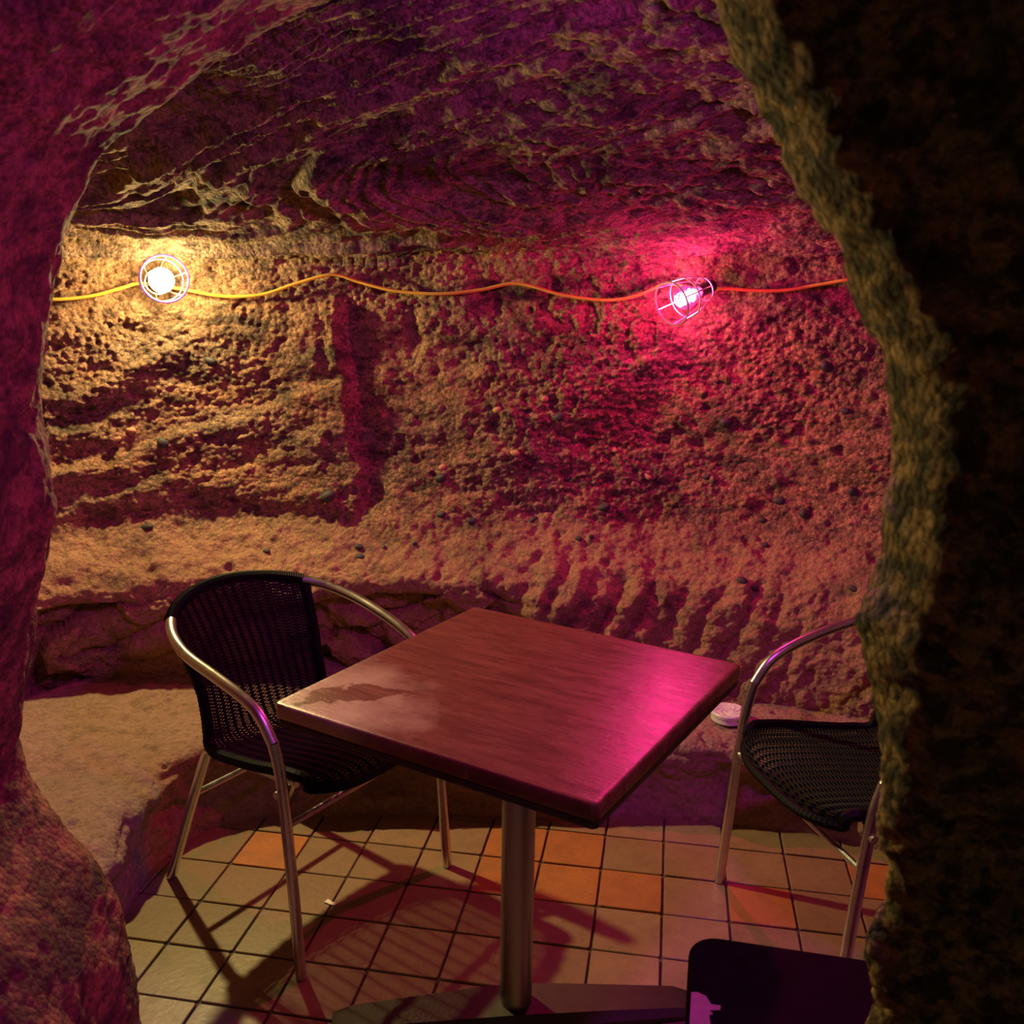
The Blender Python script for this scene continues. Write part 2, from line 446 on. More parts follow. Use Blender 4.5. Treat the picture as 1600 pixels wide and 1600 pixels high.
# ------------------------------------------------------------------ the cave: back wall
WA, WB, WCX, WCY, WN = 1.70, 1.10, -0.10, 1.90, 3.0
th = np.linspace(math.pi, 0, 900)
plan = np.stack([WCX + WA * np.sign(np.cos(th)) * np.abs(np.cos(th)) ** (2 / WN), WCY + WB * np.abs(np.sin(th)) ** (2 / WN)], -1)
plan = np.vstack([[(plan[0, 0] + 0.15, 1.0)], [(plan[0, 0] + 0.02, 1.6)], plan, [(plan[-1, 0] - 0.02, 1.6)], [(plan[-1, 0] - 0.15, 1.0)]])
NU, NV = 1150, 430
plan = resample(plan, NU)
tang = np.gradient(plan, axis=0); tang /= np.linalg.norm(tang, axis=1, keepdims=True)
inw = np.stack([tang[:, 1], -tang[:, 0]], -1)      # towards the middle of the niche
zz = np.linspace(0.12, 1.80, NV)
prof_z = [0.10, 0.25, 0.40, 0.52, 0.58, 0.64, 0.70, 0.77, 0.90, 1.20, 1.45, 1.56, 1.66, 1.82]
prof_d = [0.13, 0.15, 0.19, 0.23, 0.225, 0.17, 0.10, 0.04, 0.0, -0.01, 0.00, 0.025, 0.07, 0.14]
prof_r = [0.30, 0.27, 0.25, 0.225, 0.20, 0.16, 0.10, 0.05, 0.0, -0.01, 0.00, 0.025, 0.07, 0.14]
def smooth_profile(pd):
    q = np.interp(zz, prof_z, pd); return np.convolve(np.r_[np.full(8, q[0]), q, np.full(8, q[-1])], np.ones(17) / 17, 'valid')
rmix = sstep(-0.15, 0.25, plan[:, 0])[:, None]
ins = smooth_profile(prof_d)[None] * (1 - rmix) + smooth_profile(prof_r)[None] * rmix
base = np.empty((NU, NV, 3))
base[:, :, 0] = plan[:, None, 0] + inw[:, None, 0] * ins
base[:, :, 1] = plan[:, None, 1] + inw[:, None, 1] * ins
base[:, :, 2] = zz[None, :]
nrm = grid_normals(base)
if (nrm[NU // 2, NV // 2] @ np.array([0, -1, 0])) < 0: nrm = -nrm
P = base.reshape(-1, 3).astype(np.float32); X, Y, Z = P[:, 0], P[:, 1], P[:, 2]
upper = sstep(0.68, 0.82, Z)
warpx = X + 0.07 * fbm(P * 3.5, 4, 91) + 0.06 * (Z - 1.1)
d = 0.055 * fbm(P * np.array([1.6, 1.6, 2.0], np.float32), 4, 1)
# bedding that dips to the left, cut as shallow ledges
bed = (Z - 0.38 * X) * 7.0 + 0.9 * fbm(P * 2.2, 3, 7)
bf = bed - np.floor(bed)
bl = np.floor(bed); z0 = np.zeros_like(bl)
lay = sstep(-0.1, 0.5, vnoise(np.stack([X * 2.1 + bl * 3.7, bl * 5.3, z0], -1), 19))
d += 0.022 * lay * sstep(0.0, 0.75, bf) * sstep(1.0, 0.75, bf) * upper * (0.35 + 0.65 * sstep(-0.1, -0.6, X))
d += 0.022 * fbm(P * np.array([5, 5, 11], np.float32), 4, 13) * (0.5 + 0.5 * upper)
# the step: the wall left of it stands proud, with a chiselled hollow behind
zwin = sstep(0.74, 0.86, Z + 0.05 * fbm(P * 5, 2, 3)) * sstep(1.46, 1.38, Z)
d += 0.045 * sstep(-0.475, -0.535, warpx) * zwin
d -= 0.050 * np.exp(-(np.maximum(warpx + 0.475, 0) / 0.036) ** 2) * sstep(-0.53, -0.48, warpx) * zwin * (0.6 + 0.7 * fbm(P * 5, 2, 93))
d -= 0.02 * np.exp(-((warpx + 0.30) / 0.02) ** 2) * sstep(1.25, 1.32, Z) * sstep(1.44, 1.40, Z)
# slanting tool marks on the lower right of the wall
tw = X - 0.50 * (Z - 0.45) + 0.09 * fbm(P * 2.6, 3, 23)
rib = np.abs(((tw / 0.088) % 1.0) - 0.5) * 2
win = sstep(0.24, 0.34, Z) * sstep(0.66, 0.54, Z + 0.06 * fbm(P * 4, 2, 5)) * sstep(-0.05, 0.12, X) * sstep(0.95, 0.70, X)
rid = np.floor(tw / 0.088); ramp_ = 0.35 + 0.95 * np.abs(vnoise(np.stack([rid * 3.3, Z * 5.0, rid * 0.7], -1), 29))
d += 0.046 * (1 - rib ** 2.0 - 0.45) * win * ramp_
low = 1 - upper
d += low * (0.030 * fbm(P * np.array([9, 9, 12], np.float32), 5, 25, 0.6) + 0.012 * np.abs(fbm(P * 24, 4, 27)))
# broken undercut blocks at the lower left
blk, bid = worley(P * np.array([7.5, 7.5, 9.5], np.float32) + 0.5 * fbm(P * 6, 2, 44)[:, None], 31)
lowleft = sstep(0.60, 0.48, Z + 0.04 * fbm(P * 6, 2, 8)) * sstep(0.10, -0.05, X)
d += (0.075 * (bid - 0.5) - 0.045 * sstep(0.35, 0.75, blk) - 0.045) * lowleft
# knobbly grain
rough = sstep(-0.25, 0.25, fbm(P * 3.3, 3, 61)) * 0.75 + 0.25
F1, fid = worley(P / 0.0165 + 0.25 * fbm(P * 70, 2, 71)[:, None], 51)
d += 0.0165 * (0.62 - F1) * (0.5 + fid) * rough * (0.25 + 0.75 * upper)
F2, fid2 = worley(P / 0.05, 57)
d += 0.016 * np.clip(0.45 - F2, 0, 1) / 0.45 * (fid2 > 0.72) * (0.4 + 0.6 * upper)
d -= 0.020 * np.clip(0.42 - F2, 0, 1) / 0.42 * (fid2 < 0.10)
d -= 0.014 * sstep(0.30, 0.55, fbm(P * 17, 3, 81)) * upper
d += 0.006 * fbm(P * 38, 3, 88)
wallP = base + nrm * d.reshape(NU, NV, 1)
wall_back = tag(grid_object('wall_back', wallP, M_WALL), kind='structure', label='rough reddish sandstone cave wall curving round the niche')
wflat = wallP.reshape(-1, 3)
def on_wall(x, y, lift=0.0):
    dr = ray(x, y); dr = dr / np.linalg.norm(dr)
    D = wflat - CAM; t = D @ dr; e = np.linalg.norm(D - t[:, None] * dr, axis=1)
    c_ = np.where(e < e.min() + 0.004)[0]; k = c_[np.argmin(t[c_])]
    n = nrm.reshape(-1, 3)[k]
    return wflat[k] + n * lift, n

# ------------------------------------------------------------------ the cave: vault
NX, NY = 760, 640
gx = np.linspace(-2.1, 2.0, NX)
gy = 3.12 - 3.5 * np.linspace(0, 1, NY) ** 1.35
GXX, GYY = np.meshgrid(gx, gy, indexing='ij')
flat = np.stack([GXX.ravel(), GYY.ravel()], -1).astype(np.float32)
pl = plan[::6].astype(np.float32)
dist = np.empty(len(flat), np.float32)
for a in range(0, len(flat), 40000):
    q = flat[a:a + 40000]; dist[a:a + 40000] = np.sqrt(((q[:, None, :] - pl[None]) ** 2).sum(-1).min(1))
inside = (np.abs((flat[:, 0] - WCX) / WA) ** WN + np.clip((flat[:, 1] - WCY) / WB, 0, 9) ** WN) < 1
dist = np.where(inside, dist, -dist)
zc = np.interp(dist, [-0.2, 0.0, 0.06, 0.16, 0.32, 0.60, 0.95, 1.3, 1.6, 2.2], [1.50, 1.560, 1.585, 1.610, 1.655, 1.74, 1.84, 1.925, 1.99, 2.08])
base = np.stack([flat[:, 0], flat[:, 1], zc], -1).reshape(NX, NY, 3)
nrm_c = grid_normals(base)
if nrm_c[NX // 2, NY // 2, 2] > 0: nrm_c = -nrm_c
P = base.reshape(-1, 3).astype(np.float32); X, Y, Z = P[:, 0], P[:, 1], P[:, 2]
left = sstep(0.15, -0.25, X + 0.15 * fbm(P * 3, 2, 9))
d = 0.032 * fbm(P * 1.7, 4, 101)
fan = dist - 0.75 * (X + 1.15) * sstep(0.10, 0.75, dist)
for k_s, am, wv, sd in ((7.0, 0.042, 1.1, 103), (16.0, 0.026, 1.4, 107), (38.0, 0.011, 1.6, 111)):
    s_ = fan * k_s + wv * fbm(P * np.array([0.5, 1.6, 1.6], np.float32) * (1.0 + k_s / 24), 4, sd)
    sl_ = np.floor(s_); sf = s_ - sl_
    lay = sstep(-0.75, 0.55, vnoise(np.stack([X * (0.8 + k_s / 26) + sl_ * 3.1, sl_ * 7.7, 0 * sl_], -1), sd + 1))
    d += am * (0.25 + 0.75 * left) * lay * sstep(0.0, 0.85, sf) * sstep(1.0, 0.85, sf)
F1, fid = worley(P / 0.06 + 0.5 * fbm(P * 14, 2, 113)[:, None], 109)
d += 0.030 * (0.55 - F1) * (fid + 0.3) * (1 - left) * sstep(-0.3, 0.1, fbm(P * 3.6, 2, 115))
d += 0.020 * fbm(P * np.array([6, 9, 9], np.float32), 4, 117)
F1, fid = worley(P / 0.021, 119)
d += 0.007 * (0.6 - F1) * (0.4 + fid) * (0.35 + 0.65 * (1 - left))
d += 0.006 * fbm(P * 34, 3, 121)
ceil = tag(grid_object('ceiling', base + nrm_c * d.reshape(NX, NY, 1), M_CEIL), kind='structure', label='low bedded sandstone vault over the niche')

# ------------------------------------------------------------------ the cave: rock bench round the floor
NB, NS = 620, 190
bp = resample(catmull(BENCH, 300), NB)
bt = np.gradient(bp, axis=0); bt /= np.linalg.norm(bt, axis=1, keepdims=True)
bo = np.stack([bt[:, 1], -bt[:, 0]], -1)
if (bo[NB // 2] @ np.array([0, 1])) < 0: bo = -bo
k_ = np.ones(41) / 41
bo = np.stack([np.convolve(np.r_[np.full(20, bo[0, i]), bo[:, i], np.full(20, bo[-1, i])], k_, 'valid') for i in (0, 1)], -1)
sec = resample(catmull([(0.0, -0.03), (0.015, 0.03), (0.035, 0.09), (0.02, 0.15), (0.0, 0.19), (0.012, 0.225), (0.05, 0.245), (0.11, 0.25), (0.22, 0.252), (0.34, 0.262), (0.48, 0.275), (0.66, 0.28)], 200), NS)
base = np.empty((NB, NS, 3))
base[:, :, 0] = bp[:, None, 0] + bo[:, None, 0] * sec[None, :, 0]
base[:, :, 1] = bp[:, None, 1] + bo[:, None, 1] * sec[None, :, 0]
base[:, :, 2] = sec[None, :, 1]
nrm_b = grid_normals(base)
if nrm_b[NB // 2, NS - 20, 2] < 0: nrm_b = -nrm_b
P = base.reshape(-1, 3).astype(np.float32)
front = sstep(0.235, 0.20, P[:, 2])
lo = sstep(0.0, 0.05, P[:, 2])
d = 0.016 * fbm(P * 3.0, 4, 131) + (0.052 * fbm(P * np.array([6, 6, 9], np.float32), 4, 133) * front + 0.008 * fbm(P * 12, 4, 137)) * (0.3 + 0.7 * lo)
F1, fid = worley(P / 0.09, 139); d += 0.036 * (0.5 - F1) * fid * front * lo
d -= 0.012 * sstep(0.40, 0.52, fbm(P * 42, 2, 141)) * (1 - front)
d += 0.003 * fbm(P * 45, 3, 143)
bench = grid_object('trim_1', base + nrm_b * d.reshape(NB, NS, 1), M_BENCH)
tag(bench, 'low rock ledge worn smooth on top, running round the tiled floor', kind='structure')

# ------------------------------------------------------------------ the cave: left jamb and arch, right jamb
def sweep(name, sil_px, ynose, section, mat, nt, ns, seeds, amp, scale_t=None, label=''):
    pts = np.array([at_y(x, y, yn) for (x, y), yn in zip(sil_px, ynose)])
    pts = resample(catmull(pts, 500), nt)
    tg = np.gradient(pts[:, [0, 2]], axis=0); k = np.ones(31) / 31
    tg = np.stack([np.convolve(np.r_[np.full(15, tg[0, i]), tg[:, i], np.full(15, tg[-1, i])], k, 'valid') for i in (0, 1)], -1)
    tg /= np.linalg.norm(tg, axis=1, keepdims=True)
    eo = np.stack([-tg[:, 1], tg[:, 0]], -1)
    if (eo[nt // 2] @ np.array([-pts[nt // 2, 0], 0])) < 0: eo = -eo
    s = resample(catmull(section, 400), ns)
    st = np.ones(nt) if scale_t is None else np.interp(np.linspace(0, 1, nt), *scale_t)
    b = np.empty((nt, ns, 3))
    b[:, :, 0] = pts[:, None, 0] + eo[:, None, 0] * s[None, :, 0]
    b[:, :, 2] = pts[:, None, 2] + eo[:, None, 1] * s[None, :, 0]
    b[:, :, 1] = pts[:, None, 1] + s[None, :, 1] * np.where(s[None, :, 1] < 0, st[:, None], 1.0)
    n = grid_normals(b)
    mid = np.argmin(np.abs(s[:, 1]))
    if n[nt // 2, mid, 0] * eo[nt // 2, 0] < 0: n = -n
    Pq = b.reshape(-1, 3).astype(np.float32)
    dd = amp[0] * fbm(Pq * 4.0, 4, seeds) + amp[1] * fbm(Pq * 13, 4, seeds + 5) + amp[2] * fbm(Pq * 45, 3, seeds + 7)
    w1, wi = worley(Pq / 0.03, seeds + 9); dd += amp[3] * (0.55 - w1) * wi
    return tag(grid_object(name, b + n * dd.reshape(nt, ns, 1), mat), kind='structure', label=label)

SIL_L = [(226, 1760), (222, 1680), (216, 1600), (206, 1520), (192, 1440), (150, 1365), (95, 1300), (48, 1235), (24, 1170), (28, 1110), (48, 1030), (62, 960),
         (80, 880), (90, 800), (80, 720), (70, 640), (72, 560), (80, 480), (95, 400), (120, 320), (155, 248), (205, 190), (270, 135), (350, 80), (450, 25), (600, -40), (800, -110)]
YN_L = np.interp(np.arange(len(SIL_L)), [0, 5, 10, 20, 23, 26], [1.58, 1.60, 1.62, 1.60, 1.62, 1.66])
SEC_L = [(-0.75, 0.30), (-0.40, 0.24), (-0.16, 0.16), (-0.05, 0.08), (0.0, 0.0), (0.018, -0.10), (0.035, -0.30), (0.045, -0.60), (0.03, -1.0), (-0.05, -1.6), (-0.3, -2.2)]
wall_left = sweep('wall_left', SIL_L, YN_L, SEC_L, M_LEFT, 620, 330, 201, (0.022, 0.009, 0.004, 0.006), label='dark red lit rock jamb and arch on the left of the opening')
SIL_R = [(1345, 2300), (1350, 1900), (1355, 1750), (1355, 1600), (1360, 1540), (1348, 1485), (1366, 1430), (1380, 1380), (1374, 1330), (1364, 1270), (1365, 1220), (1362, 1140), (1354, 1060), (1347, 1000),
         (1344, 958), (1364, 900), (1374, 840), (1378, 780), (1384, 720), (1387, 660), (1382, 600), (1372, 545), (1348, 500), (1330, 460), (1315, 412), (1290, 368), (1262, 318), (1238, 270),
         (1225, 222), (1198, 178), (1166, 120), (1146, 60), (1130, 0), (1110, -80), (1050, -200), (950, -320)]
YN_R = np.full(len(SIL_R), 0.92)
SEC_R = [(-1.30, 0.42), (-0.75, 0.26), (-0.35, 0.13), (-0.12, 0.06), (-0.03, 0.03), (0.0, 0.0), (-0.005, -0.022), (-0.022, -0.038), (-0.08, -0.050), (-0.2, -0.07), (-0.6, -0.13), (-1.1, -0.16), (-1.6, -0.17)]
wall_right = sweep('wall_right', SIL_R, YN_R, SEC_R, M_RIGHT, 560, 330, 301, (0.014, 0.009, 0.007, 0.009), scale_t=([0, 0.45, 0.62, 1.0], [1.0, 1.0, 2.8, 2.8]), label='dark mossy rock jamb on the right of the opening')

# pebbles bedded in the wall
peb = [(735, 814, 11, 0), (562, 852, 9, 0), (560, 868, 9, 0), (418, 858, 7, 0), (832, 810, 9, 0), (944, 790, 12, 0), (688, 802, 9, 0), (600, 852, 5, 0), (645, 850, 5, 0), (690, 728, 8, 1), (688, 745, 12, 0),
       (805, 708, 8, 1), (875, 648, 12, 0), (850, 626, 7, 1), (775, 642, 9, 1), (885, 748, 9, 0), (514, 772, 14, 0), (1135, 662, 14, 0), (1290, 570, 13, 0), (1215, 780, 12, 0), (1190, 815, 8, 0), (1330, 920, 9, 0),
       (1258, 800, 13, 0), (1335, 770, 12, 0), (1160, 905, 11, 0), (1178, 917, 9, 0), (205, 675, 8, 1), (185, 688, 7, 1), (230, 825, 10, 0), (330, 560, 9, 0), (255, 690, 12, 0), (1040, 690, 9, 0), (1010, 745, 8, 1),
       (1195, 850, 8, 0), (1105, 745, 8, 0), (960, 700, 7, 1), (1320, 640, 9, 0), (905, 840, 8, 0), (925, 835, 6, 0), (970, 800, 6, 0)]
bm = bmesh.new(); bmesh.ops.create_icosphere(bm, subdivisions=2, radius=1.0)
for v in bm.verts:
    v.co *= 1.0 + 0.10 * math.sin(3.1 * v.co.x + 2 * v.co.y) + 0.06 * math.sin(5 * v.co.z + v.co.x)
pm = bpy.data.meshes.new('pebble'); bm.to_mesh(pm); bm.free()
pm.polygons.foreach_set('use_smooth', np.ones(len(pm.polygons), bool)); pm2 = pm.copy()
pm.materials.append(M_PEBBLE); pm2.materials.append(M_PEBBLE_RED)
for (x, y, r, red) in peb:
    p_, n_ = on_wall(x, y, -0.002)
    o = bpy.data.objects.new('pebble', pm2 if red else pm); rr = r / FPX * 2.95 * 0.85
    o.scale = (rr * rng.uniform(0.9, 1.2), rr * 0.8, rr * rng.uniform(0.65, 0.85)); o.rotation_euler = (rng.uniform(-.4, .4), rng.uniform(-.5, .5), rng.uniform(-.5, .5))
    o.location = p_; link(o, wall_back)

# ------------------------------------------------------------------ table
TX, TY, TS, TYAW, TH = 0.022, 1.688, 0.645, math.radians(-31.4), 0.74
tbl = tag(empty('table', (TX, TY, 0), TYAW), 'square red-brown pedestal table with pale corner of wear and painted lamp glare and steel post', 'table')
top = MB(); top.prism(rounded_rect(TS, TS, 0.012, 4), TH - 0.030, TH, 0.005, 3)
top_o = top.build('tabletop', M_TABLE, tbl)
band = MB()
o_ = np.array(rounded_rect(TS - 0.004, TS - 0.004, 0.012, 4)); band.prism(o_, TH - 0.044, TH - 0.0295, 0.003, 2)
band.build('underside_board', M_EDGE, tbl)
po = MB(); po.lathe([(0.033, 0.03), (0.033, TH - 0.06), (0.033, TH - 0.05)], 36); po.build('post', M_STEEL, tbl)
br = MB()
for a in range(4):
    an = math.radians(45 + 90 * a); c_, s2_ = math.cos(an), math.sin(an)
    q = [(0.0, -0.02), (0.24, -0.012), (0.25, 0.0), (0.24, 0.012), (0.0, 0.02)]
    br.prism([(x * c_ - y * s2_, x * s2_ + y * c_) for x, y in q], TH - 0.062, TH - 0.044, 0.002, 1)
br.build('bracket', M_IRON, tbl)
bs = MB()
fa = math.radians(6) - TYAW
for sgn in (1, -1):
    rows = []
    for x, hw, h in ((0.0, 0.062, 0.040), (0.05, 0.062, 0.039), (0.20, 0.052, 0.031), (0.34, 0.044, 0.022), (0.375, 0.036, 0.010)):
        rows.append([(x, -hw, 0.0), (x, -hw, h * 0.5), (x, -hw * 0.72, h), (x, hw * 0.72, h), (x, hw, h * 0.5), (x, hw, 0.0)])
    V, F = [], []
    for r in rows:
        for (x, y, z) in r:
            x *= sgn; V.append((x * math.cos(fa) - y * math.sin(fa), x * math.sin(fa) + y * math.cos(fa), z + 0.001))
    for i in range(len(rows) - 1):
        for j in range(5): F.append((i * 6 + j, i * 6 + j + 1, (i + 1) * 6 + j + 1, (i + 1) * 6 + j))
        F.append((i * 6 + 5, i * 6, (i + 1) * 6, (i + 1) * 6 + 5))
    e = (len(rows) - 1) * 6; F.append(tuple(e + j for j in range(6)))
    bs.add(V, F)
bs.build('foot_bar', M_IRON, tbl)

# ------------------------------------------------------------------ woven armchairs
def shell_profile():
    p = [(0.292, 0.415), (0.285, 0.432), (0.25, 0.440), (0.15, 0.432), (0.05, 0.418), (-0.04, 0.408), (-0.095, 0.414), (-0.118, 0.440), (-0.138, 0.50), (-0.175, 0.59), (-0.225, 0.68), (-0.262, 0.738)]
    return resample(catmull(p, 300), 260)
SP = shell_profile()
SL = np.r_[0, np.cumsum(np.linalg.norm(np.diff(SP, axis=0), axis=1))]
def shell_point(s, y):
    """s in metres along the profile, y in -1..1 across"""
    x = np.interp(s, SL, SP[:, 0]); z = np.interp(s, SL, SP[:, 1])
    hw = np.interp(s, [0, 0.05, 0.2, 0.36, 0.44, 0.55, 0.70, SL[-1]], [0.192, 0.205, 0.208, 0.200, 0.180, 0.178, 0.195, 0.205])
    up = np.interp(s, [0, 0.36, 0.48, SL[-1]], [0, 0, 0.35, 1.0])
    fr = np.interp(s, [0, 0.2], [1, 0])
    x = x + up * 0.074 * y * y - fr * 0.045 * y ** 4 * 1.0
    z = z - 0.026 * y * y * up + (1 - up) * 0.012 * (y * y - 0.4)
    return x, y * hw, z
def shell_normal(s):
    i = np.clip(np.searchsorted(SL, s), 1, len(SL) - 2); t = SP[i + 1] - SP[i - 1]; t = t / np.linalg.norm(t)
    return np.array([t[1], -t[0]]) if True else None     # in x,z: seat side up, back side front
def make_chair():
    root = empty('woven_armchair')
    nw = 15; ys = np.linspace(-0.94, 0.94, nw)
    split = np.interp(-0.105, SP[::-1, 0], SL[::-1])
    for part, s0, s1, step in (('seat', 0.004, 0.385, 0.0046), ('backrest', 0.387, SL[-1] - 0.006, 0.0044)):
        mb = MB()
        ss = np.arange(s0, s1, step)
        yy = np.linspace(-1, 1, nw * 4 + 1)
        for k, s in enumerate(ss):
            n = shell_normal(s); ph = math.pi * k
            off = 0.0030 * np.cos((yy - ys[0]) / (ys[1] - ys[0]) * math.pi + ph)
            x, y, z = shell_point(np.full(len(yy), s), yy)
            mb.tube(np.stack([x - n[0] * off * 1.0, y, z - n[1] * off], -1), 0.0020 if part == 'seat' else 0.0023, 4)
        sl = np.linspace(s0, s1, 50)
        for y0 in ys:
            for dy in (-0.014, 0.014):
                pt = np.stack(shell_point(sl, np.full(len(sl), y0 + dy)), -1); mb.tube(pt, 0.0024, 4)
        mb.build(part, M_WICKER, root)
    # wrapped rim: both sides of the shell and the rounded front
    sl = np.linspace(0.0, SL[-1] - 0.02, 240)
    R_ = np.stack(shell_point(sl, np.full(len(sl), 1.02)), -1); L_ = np.stack(shell_point(sl, np.full(len(sl), -1.02)), -1)
    yy = np.linspace(-1.02, 1.02, 90); Fp = np.stack(shell_point(np.zeros(90), yy), -1); Fp[:, 2] -= 0.004
    rim = resample(np.vstack([L_[::-1], Fp, R_]), 640)
    rr = 0.0132 + 0.0005 * np.sin(np.arange(640) * math.pi / 2 + 0.4) * 1.0
    mb = MB(); mb.tube(rim, rr, 8); mb.build('wrapped_rim', M_WICKER, root)
    # aluminium frame
    half = [(0.205, 0.255, 0.535), (0.168, 0.256, 0.588), (0.118, 0.258, 0.618), (0.04, 0.262, 0.645), (-0.06, 0.260, 0.672), (-0.145, 0.232, 0.697), (-0.215, 0.170, 0.718), (-0.258, 0.085, 0.732), (-0.270, 0.0, 0.737)]
    full = half + [(x, -y, z) for x, y, z in half[-2::-1]]
    hoop = resample(catmull(full, 220), 140)
    mb = MB(); mb.tube(hoop, 0.0125, 14); mb.build('arm_hoop', M_ALU, root)
    mid = [p for p in hoop if abs(p[1]) < 0.205 and p[0] < -0.1]
    mid = resample(np.array(mid), 300)
    mb = MB(); mb.tube(mid, 0.0152 + 0.0009 * np.sin(np.arange(300) * math.pi / 2), 10); mb.build('wrapped_top_rail', M_WICKER, root)
    for s in (1, -1):
        mb = MB(); mb.tube(resample(catmull([(0.262, s * 0.255, 0.0), (0.243, s * 0.254, 0.25), (0.223, s * 0.254, 0.46), (0.205, s * 0.255, 0.536)], 30), 18), 0.0126, 14); mb.build('leg', M_ALU, root)
        mb = MB(); mb.tube(resample(catmull([(-0.277, s * 0.19, 0.0), (-0.19, s * 0.19, 0.20), (-0.105, s * 0.186, 0.395), (-0.085, s * 0.184, 0.405)], 30), 16), 0.0122, 14); mb.build('leg', M_ALU, root)
        mb = MB(); mb.tube([(0.228, s * 0.254, 0.405), (0.19, s * 0.205, 0.408)], 0.008, 10); mb.tube([(0.226, s * 0.262, 0.43), (0.226, s * 0.272, 0.43)], 0.009, 10); mb.build('bolt', M_ALU, root)
        mb = MB(); mb.tube([(0.20, s * 0.19, 0.412), (-0.09, s * 0.184, 0.392)], 0.0085, 10); mb.build('side_rail', M_ALU, root)
    mb = MB(); mb.tube([(0.236, -0.252, 0.355), (0.236, 0.252, 0.355)], 0.0075, 10); mb.build('stretcher', M_ALU, root)
    mb = MB(); mb.tube([(-0.16, -0.19, 0.27), (-0.16, 0.19, 0.27)], 0.0075, 10); mb.build('stretcher', M_ALU, root)
    return root
def copy_tree(o, parent=None):
    c = o.copy(); C.objects.link(c)
    if parent: c.parent = parent
    for ch in o.children: copy_tree(ch, c)
    return c
chair = make_chair()
chair.location = (-0.516, 2.15, 0.001); chair.rotation_euler = (0, 0, math.radians(-34.3))
tag(chair, 'black wicker armchair with aluminium frame, left of the table, whole back showing', 'chair', 'wicker armchairs at the table')
chair2 = copy_tree(chair)
yw = math.radians(195); c_, s2_ = math.cos(yw), math.sin(yw)
chair2.location = (0.862, 1.985, 0.001); chair2.rotation_euler = (0, 0, yw)
tag(chair2, 'black wicker armchair right of the table, half hidden by the dark rock jamb', 'chair', 'wicker armchairs at the table')

# ------------------------------------------------------------------ stool at the bottom edge
SZ = 0.40
ul = at_z(1098, 1472, SZ); 
syaw = math.radians(-12)
st = empty('stool', (0, 0, 0), syaw)
W_ = 0.37
c_, s2_ = math.cos(syaw), math.sin(syaw)
lcx, lcy = W_ / 2 - 0.022, -W_ / 2 + 0.022
st.location = (ul[0] + lcx * c_ - lcy * s2_, ul[1] + lcx * s2_ + lcy * c_, 0.0)
tag(st, 'black square stool with rounded corners and a torn pink patch on its edge', 'stool')
mb = MB(); mb.prism(rounded_rect(W_, W_, 0.05, 8), SZ - 0.045, SZ, 0.010, 4); mb.build('seat', M_STOOL, st)
patch_px = [(1080, 1551), (1090, 1551), (1103, 1557), (1111, 1570), (1126, 1572), (1125, 1579), (1108, 1579), (1114, 1585), (1108, 1587), (1110, 1600), (1104, 1625), (1075, 1640)]
edge = []
for x, y in patch_px:
    q = at_z(x, y, SZ) - np.array(st.location); lx = q[0] * c_ + q[1] * s2_; ly = -q[0] * s2_ + q[1] * c_
    edge.append((max(lx, -W_ / 2 + 0.0012), ly))
mb = MB(); mb.prism(edge[::-1], SZ - 0.006, SZ + 0.0012)
tag(mb.build('torn_patch', M_WORN, st, smooth=False), 'ragged pink patch where the black cover is gone')
for sx in (1, -1):
    for sy in (1, -1):
        mb = MB(); mb.tube([(sx * 0.155, sy * 0.155, 0.001), (sx * 0.135, sy * 0.135, SZ - 0.045)], 0.014, 12); mb.build('leg', M_SOCKET, st)

# ------------------------------------------------------------------ small things
tp = at_z(1138, 1122, 0.262)
tin = empty('round_tin', (tp[0], tp[1], 0.258)); tag(tin, 'small round white tin with embossed lid on the rock ledge behind the table', 'tin')
mb = MB(); mb.lathe([(0.046, 0.0), (0.050, 0.003), (0.050, 0.018), (0.048, 0.020)], 40); mb.build('body', M_TIN, tin)
mb = MB(); mb.lathe([(0.0515, 0.017), (0.0525, 0.019), (0.0525, 0.027), (0.050, 0.030), (0.046, 0.0285), (0.001, 0.0285)], 40)
for k in range(7):
    a0 = 2 * math.pi * k / 7
    mb.tube([((0.010 + 0.031 * t) * math.cos(a0 + 1.4 * t), (0.010 + 0.031 * t) * math.sin(a0 + 1.4 * t), 0.0287) for t in np.linspace(0, 1, 9)], 0.0016, 5)
mb.build('lid', M_TIN, tin)

pp = at_z(517, 1411, 0.002)
V = [(-0.016, -0.006, 0.002), (0.0, -0.005, 0.0005), (0.016, -0.007, 0.003), (0.017, 0.006, 0.003), (0.0, 0.005, 0.001), (-0.015, 0.008, 0.002)]
mb = MB(); mb.add(V + [(x, y, z + 0.0006) for x, y, z in V], [(0, 5, 4, 1), (1, 4, 3, 2), (6, 7, 10, 11), (7, 8, 9, 10), (0, 1, 7, 6), (1, 2, 8, 7), (2, 3, 9, 8), (3, 4, 10, 9), (4, 5, 11, 10), (5, 0, 6, 11)])
ps = mb.build('paper_scrap', M_PAPER, smooth=False); ps.location = (pp[0], pp[1], 0.0012); ps.rotation_euler = (0, 0, math.radians(-28))
tag(ps, 'small torn scrap of white paper on the tiles', 'paper scrap')

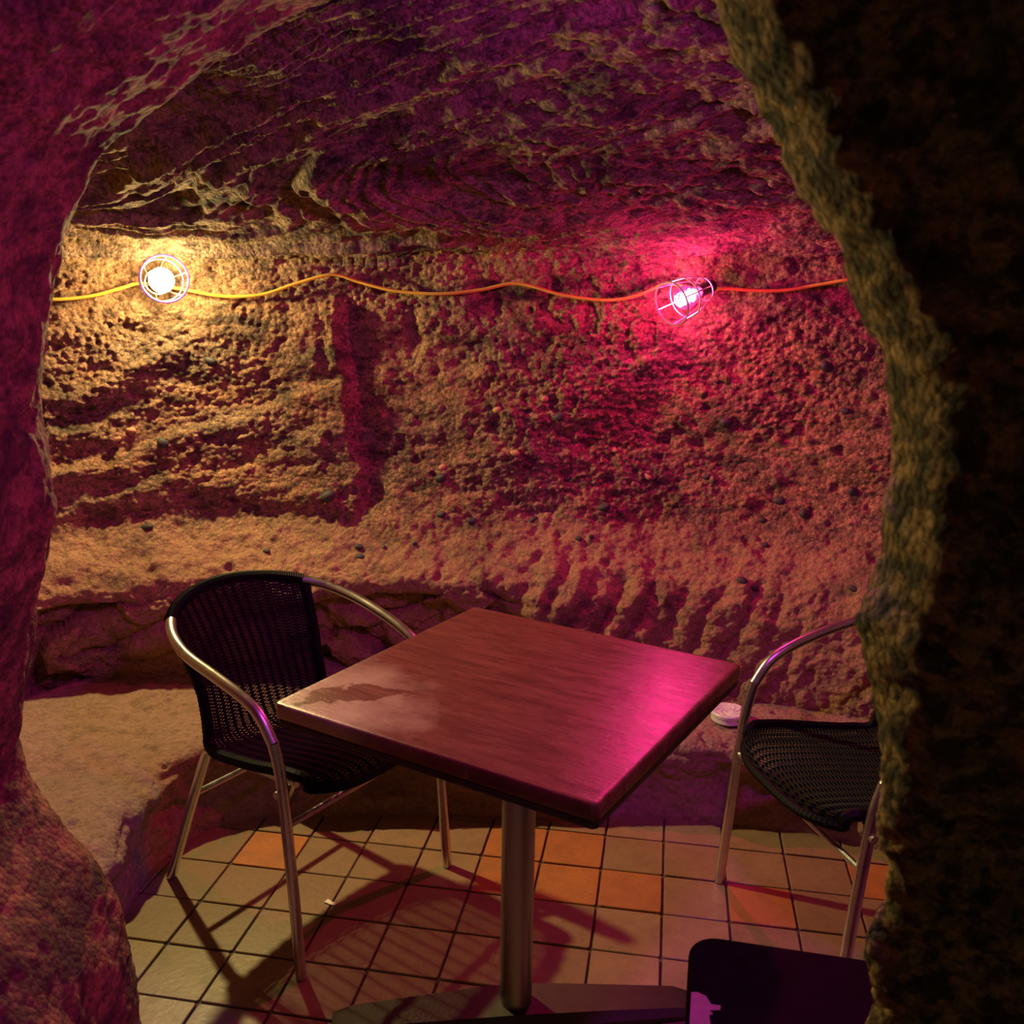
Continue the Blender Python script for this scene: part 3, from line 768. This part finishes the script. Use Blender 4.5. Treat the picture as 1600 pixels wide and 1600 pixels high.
# ------------------------------------------------------------------ string lights
def caged_lamp(axis, bulb_pos, color, power, mats, spiral, near=0.0):
    z = Vector(axis).normalized(); q = z.to_track_quat('Z', 'Y')
    root = empty('caged_lamp'); root.rotation_mode = 'QUATERNION'; root.rotation_quaternion = q
    root.location = Vector(bulb_pos) - q @ Vector((0, 0, 0.055))
    mb = MB(); mb.lathe([(0.010, -0.062), (0.0175, -0.056), (0.0185, -0.030), (0.0185, 0.004), (0.016, 0.006)], 24); mb.build('socket', M_SOCKET, root)
    prof = [(0.0125, 0.004), (0.013, 0.014), (0.019, 0.026), (0.029, 0.040), (0.0345, 0.055), (0.034, 0.068), (0.028, 0.082), (0.017, 0.091), (0.004, 0.094)]
    mb = MB(); mb.lathe([tuple(p) for p in catmull(prof, 26)], 28); bulb = mb.build('bulb', mats[0], root)
    if spiral:
        t = np.linspace(0, 1, 70); a = t * 2 * math.pi * 4
        mb = MB(); mb.tube(np.stack([0.0105 * np.cos(a), 0.0105 * np.sin(a), 0.024 + 0.048 * t], -1), 0.0052, 8); mb.build('glowing_tube', mats[1], bulb)
    ring = lambda r, zz_: [(r * math.cos(a), r * math.sin(a), zz_) for a in np.linspace(0, 2 * math.pi, 41)[:-1]]
    for r, z_, w in ((0.064, 0.118, 0.0029), (0.059, 0.062, 0.0025), (0.034, -0.020, 0.0022)):
        mb = MB(); mb.tube(ring(r, z_), w, 6, closed=True); mb.build('cage_ring', M_WIRE, root)
    for k in range(6):
        a = 2 * math.pi * (k + 0.3) / 6
        pts = [(r * math.cos(a), r * math.sin(a), z_) for r, z_ in ((0.0185, -0.026), (0.032, -0.018), (0.045, 0.004), (0.060, 0.062), (0.066, 0.118))]
        mb = MB(); mb.tube(resample(catmull(pts, 24), 16), 0.0021, 6); mb.build('cage_wire', M_WIRE, root)
    point_light('lamp_light', (0, 0, 0.055), color, power, 0.022, near, parent=root)
    return root
pL = at_y(252, 438, 2.76); pR = at_y(1073, 464, 2.84)
lampL = caged_lamp((0.46, -0.87, 0.06), pL, AMBER, AMBER_POWER, (M_BULB, M_BULB), False)
tag(lampL, 'caged lamp glowing warm yellow-white on the left of the cave wall', 'lamp', 'caged lamps of the string on the wall')
lampR = caged_lamp((-0.76, -0.55, -0.30), pR, PINK, PINK_POWER, (M_GLASS, M_TUBE), True, 0.30)
tag(lampR, 'caged lamp glowing pink on the right of the cave wall', 'lamp', 'caged lamps of the string on the wall')

cable_px = [(20, 462), (80, 468), (140, 463), (190, 450), (222, 443), (285, 452), (350, 463), (410, 460), (460, 444), (505, 431), (530, 430), (560, 440), (620, 455), (690, 459), (750, 453), (798, 443), (830, 447), (880, 461), (940, 469),
            (985, 465), (1020, 452), (1040, 442), (1062, 446), (1092, 452), (1135, 451), (1180, 454), (1230, 453), (1290, 443), (1340, 436), (1420, 440)]
cp_ = []
for (x, y) in cable_px:
    p_, n_ = on_wall(x, y); dr = ray(x, y)
    tp_ = p_[1] - 0.035
    cp_.append(CAM + dr * tp_ / dr[1])
cp_ = np.array(cp_); yk = cp_[:, 1].copy()
for _ in range(2):
    yk[1:-1] = np.minimum(yk[1:-1], (yk[:-2] + yk[1:-1] + yk[2:]) / 3)
for i, (x, y) in enumerate(cable_px):
    dr = ray(x, y); cp_[i] = CAM + dr * yk[i] / dr[1]
mb = MB(); mb.tube(resample(catmull(cp_, 300), 260), 0.0078, 8, flat=0.65)
tag(mb.build('cable', M_CABLE), 'yellow cable looping along the wall between the two caged lamps', 'cable')
